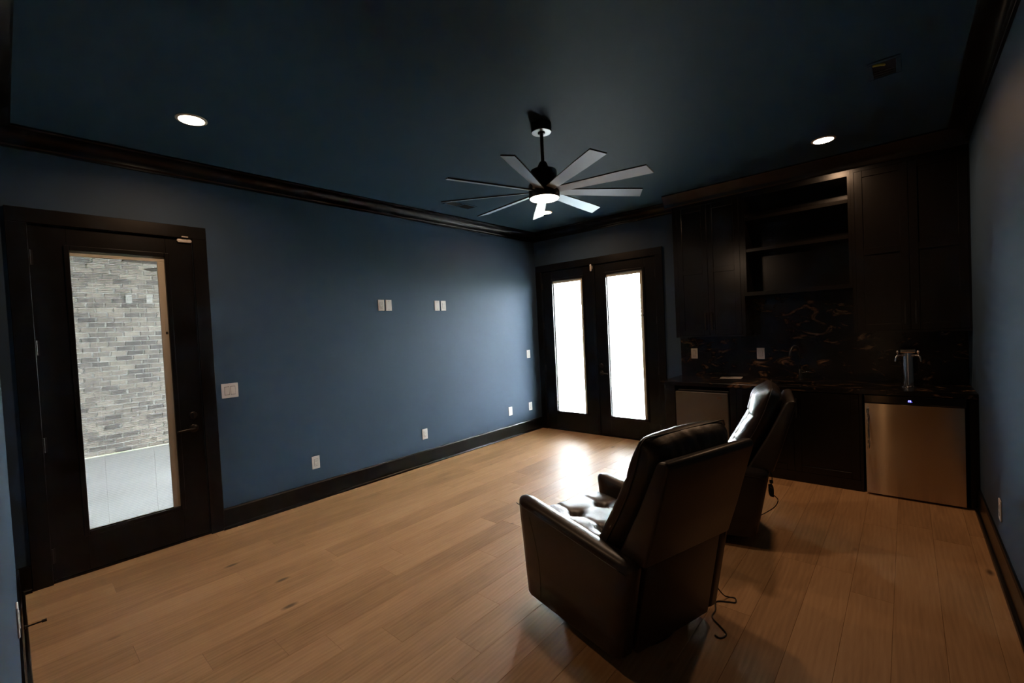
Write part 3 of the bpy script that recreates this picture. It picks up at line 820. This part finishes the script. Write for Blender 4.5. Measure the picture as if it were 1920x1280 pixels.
for x in (4.16, 4.66):
    b = new(); lathe(b, [(0, .0005), (.018, .0005), (.018, .03), (0, .03)], (x, -.58, 0), 12); obj('foot', b, 'rubber', r)

# ================================================================== RECLINERS
def grid_surface(bm, nu, nv, f):
    vs = [[bm.verts.new(f(i/nu, j/nv)) for j in range(nv+1)] for i in range(nu+1)]
    for i in range(nu):
        for j in range(nv): bm.faces.new((vs[i][j], vs[i+1][j], vs[i+1][j+1], vs[i][j+1]))
    return vs
def loft(bm, rings, cap=True):
    R_ = [[bm.verts.new(p) for p in ring] for ring in rings]
    n = len(R_[0])
    for A, B in zip(R_, R_[1:]):
        for k in range(n): bm.faces.new((A[k], A[(k+1) % n], B[(k+1) % n], B[k]))
    if cap: bm.faces.new(R_[0][::-1]); bm.faces.new(R_[-1])
def lerp(a, b_, t): return a+(b_-a)*t
def interp(tab, x):
    for (a, va), (c, vc) in zip(tab, tab[1:]):
        if x <= c: return va+(vc-va)*max(0, (x-a))/(c-a)
    return tab[-1][1]

def make_recliner(label):
    """local: faces -x, y across, origin on the floor under the seat"""
    r = thing('recliner', label, 'armchair', (0, 0, 0), 0, 'leather recliners')
    HW, AT = .365, .105
    # --- arms
    for s in (-1, 1):
        b = new(); rings = []
        prof = [(-.430, .0), (-.462, .03), (-.474, .09)]
        stations = [(-.470, .55, .020), (-.474, .0, 0)]
        # stations along the arm: parameter t 0 front .. 1 rear with end rounding
        sts = []
        for k, (t_, ins) in enumerate(((0, .045), (.012, .022), (.035, .008), (.08, 0), (.25, 0), (.5, 0), (.75, 0), (.92, 0), (.965, .006), (.988, .018), (1, .036))):
            sts.append((t_, ins))
        for t_, ins in sts:
            xb = lerp(-.418, .338, t_); xt = lerp(-.490, .428, t_)
            zb = lerp(.055, .090, t_); zt = lerp(.602, .550, t_)
            ring_ = []
            yo, yi = HW-ins, HW-AT+ins*.9
            zt2 = zt-ins*.6; zb2 = zb+ins*.3
            yc, rr = (yo+yi)/2, (yo-yi)/2
            pts = [(yo, 0.0)]
            hgt = zt2-zb2
            hr = min(.040, rr)      # rounded top
            # outer side up
            cs = [(yo, zb2), (yo, lerp(zb2, zt2, .33)), (yo, lerp(zb2, zt2, .66)), (yo, zt2-hr)]
            for q in range(1, 8):
                a = PI*q/8
                cs.append((yc+rr*math.cos(a), zt2-hr+hr*math.sin(a)**.85))
            cs += [(yi, zt2-hr), (yi, lerp(zb2, zt2, .5)), (yi, zb2)]
            for (y_, z_) in cs:
                f = (z_-zb)/(zt-zb)
                ring_.append((lerp(xb, xt, max(0, f)), s*y_, z_))
            rings.append(ring_)
        loft(b, rings)
        a_ = obj('armrest', b, 'leather', r, smooth=True)
        # seam line along outer top of the arm and vertical seam near the front
        b = new()
        tube(b, [(lerp(-.470, .405, k/12), s*(HW-.0005), lerp(.602, .550, k/12)-.046) for k in range(13)], .0028, 6)
        obj('piping', b, 'piping', a_, smooth=True)
        b = new()
        tube(b, smooth_path([(-.34, s*(HW+.0003), .515), (-.30, s*(HW+.0003), .42), (-.265, s*(HW+.0003), .30), (-.255, s*(HW+.0003), .17), (-.262, s*(HW+.0003), .075)], 5), .0016, 5)
        obj('side_seam', b, 'piping', a_, smooth=True)
    # --- seat base between the arms
    b = new(); box(b, (-.40, -.258, .10), (.30, .258, .375), .012, 2); obj('seat_frame', b, 'leather', r, auto=40)
    # closed footrest panel in front
    b = new(); prism(b, [(-.440, .095), (-.404, .085), (-.404, .405), (-.462, .410)], 'Y', -.254, .254, .012, 2); obj('footrest', b, 'leather', r, auto=40)
    # rear lower panel, slightly proud, hanging below the back
    b = new(); prism(b, [(.305, .085), (.343, .080), (.432, .540), (.330, .545)], 'Y', -.258, .262, .010, 2); obj('rear_panel', b, 'leather', r, auto=40)
    # --- tufted seat cushion
    btn = [(-.235, -.115), (-.235, .095), (.02, -.115), (.02, .095)]
    X0, X1, Y0, Y1 = -.462, .205, -.255, .255
    def seat_z(u, v):
        x, y = lerp(X0, X1, u), lerp(Y0, Y1, v)
        e = min(1, (min(u, 1-u)*(X1-X0))/.075); e2 = min(1, (min(v, 1-v)*(Y1-Y0))/.06)
        rnd_ = math.sqrt(max(0, 1-(1-e)**2)) * math.sqrt(max(0, 1-(1-e2)**2))
        z = .425 + .088*rnd_
        for bx_, by_ in btn:
            d = math.hypot(x-bx_, y-by_)
            z -= .040*math.exp(-(d/.036)**1.4)*rnd_
        # stitched creases joining the buttons
        for by_ in (-.115, .095): z -= .0065*math.exp(-(abs(y-by_)/.011)**1.3)*rnd_
        for bx_ in (-.235, .02): z -= .002*math.exp(-(abs(x-bx_)/.02)**1.5)*rnd_
        z += .0035*noise.noise(Vector((x*9, y*9, 2.)))*rnd_
        return Vector((x, y, z))
    b = new(); nu, nv = 64, 52
    vs = grid_surface(b, nu, nv, seat_z)
    lp = [vs[i][0] for i in range(nu)] + [vs[nu][j] for j in range(nv)] + [vs[i][nv] for i in range(nu, 0, -1)] + [vs[0][j] for j in range(nv, 0, -1)]
    lo = {v: b.verts.new((v.co.x, v.co.y, .378)) for v in lp}
    for a, c in zip(lp, lp[1:]+lp[:1]): b.faces.new((a, lo[a], lo[c], c))
    b.faces.new([lo[v] for v in lp])
    sc = obj('seat_cushion', b, 'leather', r, auto=60)
    for bx_, by_ in btn:
        b = new(); lathe(b, [(0, .006), (.006, .005), (.010, .002), (.011, -.002), (0, -.003)], (bx_, by_, .455), 12); obj('button', b, 'leather', sc, smooth=True)
    # --- back cushion: front skin profile (x,z) and back
    FPF = [(.46, .075), (.563, .135), (.655, .190), (.763, .250), (.882, .322), (.990, .372), (1.055, .410), (1.085, .445)]
    BPF = [(.46, .250), (.563, .315), (.655, .355), (.763, .410), (.882, .470), (.990, .515), (1.055, .520), (1.085, .490)]
    PMF = [(.46, .165), (.567, .222), (.695, .300), (.826, .370), (.945, .420), (1.061, .458), (1.09, .468)]
    BUL = [(.46, .02), (.70, .026), (.85, .028), (.95, .048), (1.03, .066), (1.065, .050), (1.09, .012)]
    btn2 = [(.72, -.10), (.72, .10), (.90, -.10), (.90, .10)]
    ZA, ZT, YH = .470, 1.088, .292
    def ywide(z): return YH*(1-.0*(z))
    def front(u, v):
        z = lerp(ZA, ZT, u); y = lerp(-YH, YH, v)
        e = min(1, min(v, 1-v)*2*YH/.075); eu = min(1, min(u, 1-u)*(ZT-ZA)/.07)
        rr = math.sqrt(max(0, 1-(1-e)**2))*math.sqrt(max(0, 1-(1-eu)**2))
        xm, xf = interp(PMF, z)-.035, interp(FPF, z)
        x = lerp(xm, xf, .25+.75*rr)
        x -= interp(BUL, z)*(1-min(1, abs(y)/YH)**2.6)
        for bz, by_ in btn2:
            d = math.hypot((z-bz), y-by_); x += .040*math.exp(-(d/.038)**2)*rr
        for by_ in (-.10, .10): x += .010*math.exp(-((y-by_)/.009)**2)*rr
        for bz in (.72, .90): x += .010*math.exp(-((z-bz)/.010)**2)*rr
        x += .005*noise.noise(Vector((y*16, z*16, 5.)))*rr
        # gathered puckers near the top seam
        pk = math.exp(-((z-ZT+.03)/.05)**2)
        x += .0035*noise.noise(Vector((y*26, z*8, 1)))*pk
        zc = z + .004*noise.noise(Vector((y*16, 4, 2)))*pk
        corner = .012*(max(0, abs(y)/YH-.82)/.18)**2*max(0, (u-.6)/.4)
        return Vector((x, y*(1-.02*rr), zc-corner+.014*(1-(y/YH)**2)*max(0, (u-.75)/.25)))
    def rear(u, v):
        z = lerp(ZA, ZT, u); y = lerp(-YH, YH, v)
        e = min(1, min(v, 1-v)*2*YH/.11); eu = min(1, min(u, 1-u)*(ZT-ZA)/.10)
        rr = math.sqrt(max(0, 1-(1-e)**2))*math.sqrt(max(0, 1-(1-eu)**2))
        xm, xb_ = interp(PMF, z)-.035, interp(BPF, z)
        x = lerp(xm, xb_, .15+.85*rr)
        pk = math.exp(-((z-ZT+.05)/.06)**2)
        x += .009*noise.noise(Vector((y*30, z*9, 1)))*pk*rr + .006*noise.noise(Vector((y*9, z*9, 9.)))*rr
        corner = .012*(max(0, abs(y)/YH-.82)/.18)**2*max(0, (u-.6)/.4)
        return Vector((x, y, z-corner+.014*(1-(y/YH)**2)*max(0, (u-.75)/.25)))
    b = new(); nu, nv = 66, 60
    fs = grid_surface(b, nu, nv, front); rs = grid_surface(b, nu, nv, rear)
    def edge(vs): return [vs[i][0] for i in range(nu)] + [vs[nu][j] for j in range(nv)] + [vs[i][nv] for i in range(nu, 0, -1)] + [vs[0][j] for j in range(nv, 0, -1)]
    ef, er = edge(fs), edge(rs)
    for k in range(len(ef)):
        k2 = (k+1) % len(ef)
        b.faces.new((ef[k], er[k], er[k2], ef[k2]))
    bc = obj('back_cushion', b, 'leather', r, smooth=True)
    # welts on the boxing: front edge welt and mid welt
    def welt(dx, rad, name, dy=.002):
        b = new(); p = []
        for k in range(21):
            z = lerp(ZA+.02, ZT-.022, k/20); p.append((interp(PMF, z)+dx, -YH-dy, z))
        for k in range(1, 30):
            a = k/30; y = lerp(-YH-dy, YH+dy, a)
            up = min(1, min(a, 1-a)/.06); p.append((interp(PMF, ZT)+dx, y, ZT-.022+.026*math.sqrt(max(0, 1-(1-up)**2))))
        for k in range(20, -1, -1):
            z = lerp(ZA+.02, ZT-.022, k/20); p.append((interp(PMF, z)+dx, YH+dy, z))
        tube(b, p, rad, 7); return obj(name, b, 'piping', bc, smooth=True)
    welt(-.010, .0042, 'welt')
    for bz, by_ in btn2:
        x = interp(FPF, bz)+.046
        b = new(); lathe(b, [(0, .006), (.006, .005), (.010, .002), (.011, -.002), (0, -.003)], (0, 0, 0), 12)
        b.transform(Matrix.Translation((x, by_, bz)) @ Matrix.Rotation(-PI/2+.5, 4, 'Y')); obj('button', b, 'leather', bc, smooth=True)
    # --- back shell
    b = new()
    poly = [(.290, .535), (.448, .530), (.505, .700), (.552, .860), (.596, 1.000), (.585, 1.022), (.545, 1.018), (.530, 1.003), (.420, .772)]
    prism(b, poly, 'Y', -.302, .302, .014, 3); obj('back_shell', b, 'leather', r, auto=35)
    # --- swivel base
    b = new(); lathe(b, [(0, .0005), (.285, .0005), (.300, .006), (.300, .022), (.285, .028), (.07, .034), (.07, .055), (.20, .058), (.20, .099), (0, .099)], (-.02, 0, 0), 48); obj('swivel_base', b, 'rubber', r, auto=40)
    return r
R1 = make_recliner('nearer dark brown leather recliner seen from behind, left of the other')
R1.location = (3.192, -3.432, 0); R1.rotation_euler = (0, 0, math.radians(-17))
R2 = copy_tree(R1)
R2.location = (3.195, -2.017, 0); R2.rotation_euler = (0, 0, math.radians(12))
R2['label'] = 'farther dark brown leather recliner, next to the granite bar'

# power cords
def local(o, p):
    a = o.rotation_euler[2]; d = Vector(p)-o.location
    return (d.x*math.cos(-a)-d.y*math.sin(-a), d.x*math.sin(-a)+d.y*math.cos(-a), d.z)
b = new()
tube(b, smooth_path([local(R1, q) for q in ((3.50, -3.03, .16), (3.575, -2.990, .035), (3.600, -2.955, .004), (3.632, -2.945, .004), (3.645, -2.985, .004), (3.610, -3.005, .004), (3.560, -3.04, .004),
    (3.580, -3.120, .004), (3.585, -3.190, .004), (3.640, -3.240, .004), (3.682, -3.284, .004), (3.668, -3.330, .004), (3.640, -3.325, .004))], 6), .0035, 6)
obj('power_cord', b, 'rubber', R1, smooth=True)
b = new()
x0_, y0_ = .438, -.285
tube(b, smooth_path([(.415, y0_, .56), (.440, y0_, .50), (.432, y0_, .43), (.440, y0_-.01, .385), (.470, y0_-.012, .35), (.452, y0_-.012, .30), (.40, y0_-.006, .25), (.345, y0_+.02, .20)], 6), .0032, 6)
pc = obj('power_cord', b, 'rubber', R2, smooth=True)
b = new()
for k in range(4):
    p = [(.432+.014*math.cos(a+k*.5), y0_-.004*k, .405+.042*math.sin(a)) for a in [2*PI*i/14 for i in range(15)]]
    tube(b, p, .0032, 6)
box(b, (.424, y0_-.014, .455), (.446, y0_+.008, .475), .003, 1)
obj('cord_bundle', b, 'rubber', pc, smooth=False)

# ================================================================== OUTSIDE
b = new(); box(b, (-40, -30, -.25), (40, 60, -.09)); struct('ground_lawn', b, 'grass')
b = new(); box(b, (-T-6.5, T, -.0895), (W+3, 9.0, -.03)); struct('patio', b, 'patio')
b = new(); box(b, (-4.74, -9.0, -.0895), (-T, T-.001, -.02)); struct('porch_floor', b, 'concrete')
BX = -4.74
# porch brick wall: mortar bed with every brick laid on it
b = new(); box(b, (BX-.2, -9.0, -.02), (BX-.0085, .15, 3.1)); bw = struct('wall_porch', b, 'mortar')
rb = random.Random(11)
PY, PZ = .198, .0742
variants = []
for k in range(10):
    t = new(); L, hh, dd = PY-.014, PZ-.0115, .018
    pts = [(-L/2+rb.uniform(-.004, .009), -hh/2), (-L/6, -hh/2+rb.uniform(-.0015, .0015)), (L/6, -hh/2+rb.uniform(-.0015, .0015)), (L/2-rb.uniform(-.004, .009), -hh/2),
           (L/2-rb.uniform(-.002, .015), 0), (L/2-rb.uniform(-.004, .009), hh/2), (L/6, hh/2+rb.uniform(-.0015, .0015)), (-L/6, hh/2+rb.uniform(-.0015, .0015)), (-L/2+rb.uniform(-.004, .009), hh/2), (-L/2+rb.uniform(-.002, .015), 0)]
    prism(t, pts, 'X', -dd/2, dd/2)
    o = obj('brick', t, 'brick', bw); variants.append(o)
used = 0; rest = new()
for rowi in range(42):
    z = -.02+PZ*(rowi+.5)
    off = (.5 if rowi % 2 else 0)*PY + rb.uniform(-.02, .02)
    y = -9.0+off
    while y < -2.65:
        x = BX+rb.uniform(-.002, .002)
        if -4.93 < y < -3.72 and z < 2.99:
            k = rb.randrange(10)
            if used < 10: o = variants[used]
            else: o = variants[k].copy(); COL.objects.link(o)
            used += 1
            o.location = (x, y, z)
        elif -7.0 < y < -2.7:
            box(rest, (x-.009, y-PY/2+.007, z-PZ/2+.0055), (x+.009, y+PY/2-.007, z+PZ/2-.0055))
        y += PY
o = obj('outer_bricks', rest, 'brick', bw); o['kind'] = 'stuff'
b = new(); box(b, (BX-.2, -9.2, 3.1), (-T, .15, 3.2)); struct('ceiling_porch', b, 'soffit')
b = new(); box(b, (BX-.2, -9.2, -.02), (-T, -9.0, 3.1)); struct('wall_shade_end', b, 'stucco')  # unseen end wall, added to cut the sky light on the bricks
b = new(); box(b, (-T, -9.2, -.02), (0, -D-T, 3.2)); struct('wall_shade_side', b, 'stucco')  # unseen, added to close off sky light leaking onto the bricks
b = new(); box(b, (BX-.0, 0, -.02), (-2.1, .15, 3.1)); struct('wall_shade_screen', b, 'stucco')  # unseen screen, added to narrow the opening and dim the bricks
# plates on the porch brick wall
r = plate('outlet', 'grey outlet on the porch bricks, left of the white plate', (BX+.012, -4.267, 2.345), PI/2)
r = plate('blank', 'white blank plate on the porch bricks beyond the glass door', (BX+.012, -4.012, 2.352), PI/2)
# porch fan seen at the top of the door glass
r = thing('porch_fan', 'dark porch ceiling fan glimpsed at the top of the door glass', 'ceiling fan', (-2.4, -3.95, 3.1))
b = new(); lathe(b, [(0, 0), (.06, 0), (.05, -.05), (.012, -.06), (.012, -.36), (.09, -.38), (.11, -.44), (.11, -.54), (.06, -.58), (0, -.59)], seg=24); obj('motor_housing', b, 'fanblack', r, auto=40)
for k in range(5):
    b = new(); box(b, (.08, -.055, -.004), (.72, .055, .004), .002, 1); b.transform(Matrix.Rotation(math.radians(10), 4, 'X'))
    o = obj('fan_blade', b, 'fanblack', r); o.location = (0, 0, -.52); o.rotation_euler = (0, 0, math.radians(-78+72*k))

# small trees beyond the patio
def tree(label, x, y, h, rad, seed):
    r = thing('garden_tree', label, 'tree', (x, y, -.09), 0, 'garden trees beyond the double doors')
    rt = random.Random(seed)
    b = new(); tube(b, smooth_path([(0, 0, 0), (.04, .02, h*.25), (-.03, .03, h*.5), (.02, 0, h*.8)], 3), [.09-.006*i for i in range(10)], 8); tr = obj('trunk', b, 'bark', r, smooth=True)
    b = new()
    for k in range(1500):
        while True:
            p = Vector((rt.uniform(-1, 1), rt.uniform(-1, 1), rt.uniform(-1, 1)))
            if p.length < 1: break
        p = Vector((p.x*rad, p.y*rad, h*.66+p.z*h*.34))
        n = Vector((rt.uniform(-1, 1), rt.uniform(-1, 1), rt.uniform(-.3, 1))).normalized(); a = n.orthogonal().normalized(); c = n.cross(a); s = rt.uniform(.05, .09)
        vs = [b.verts.new(p+a*s), b.verts.new(p+c*s*.5), b.verts.new(p-a*s), b.verts.new(p-c*s*.5)]; b.faces.new(vs)
    o = obj('foliage', b, 'leaf', r, recalc=False); o['kind'] = 'stuff'
tree('pale small tree seen through the right double-door pane', -5.9, 15.0, 3.3, .95, 1)
tree('pale taller tree hidden left of the small tree outdoors', -9.5, 19.0, 3.4, 1.2, 2)

for o in bpy.data.objects:
    if '_abs' in o: del o['_abs']
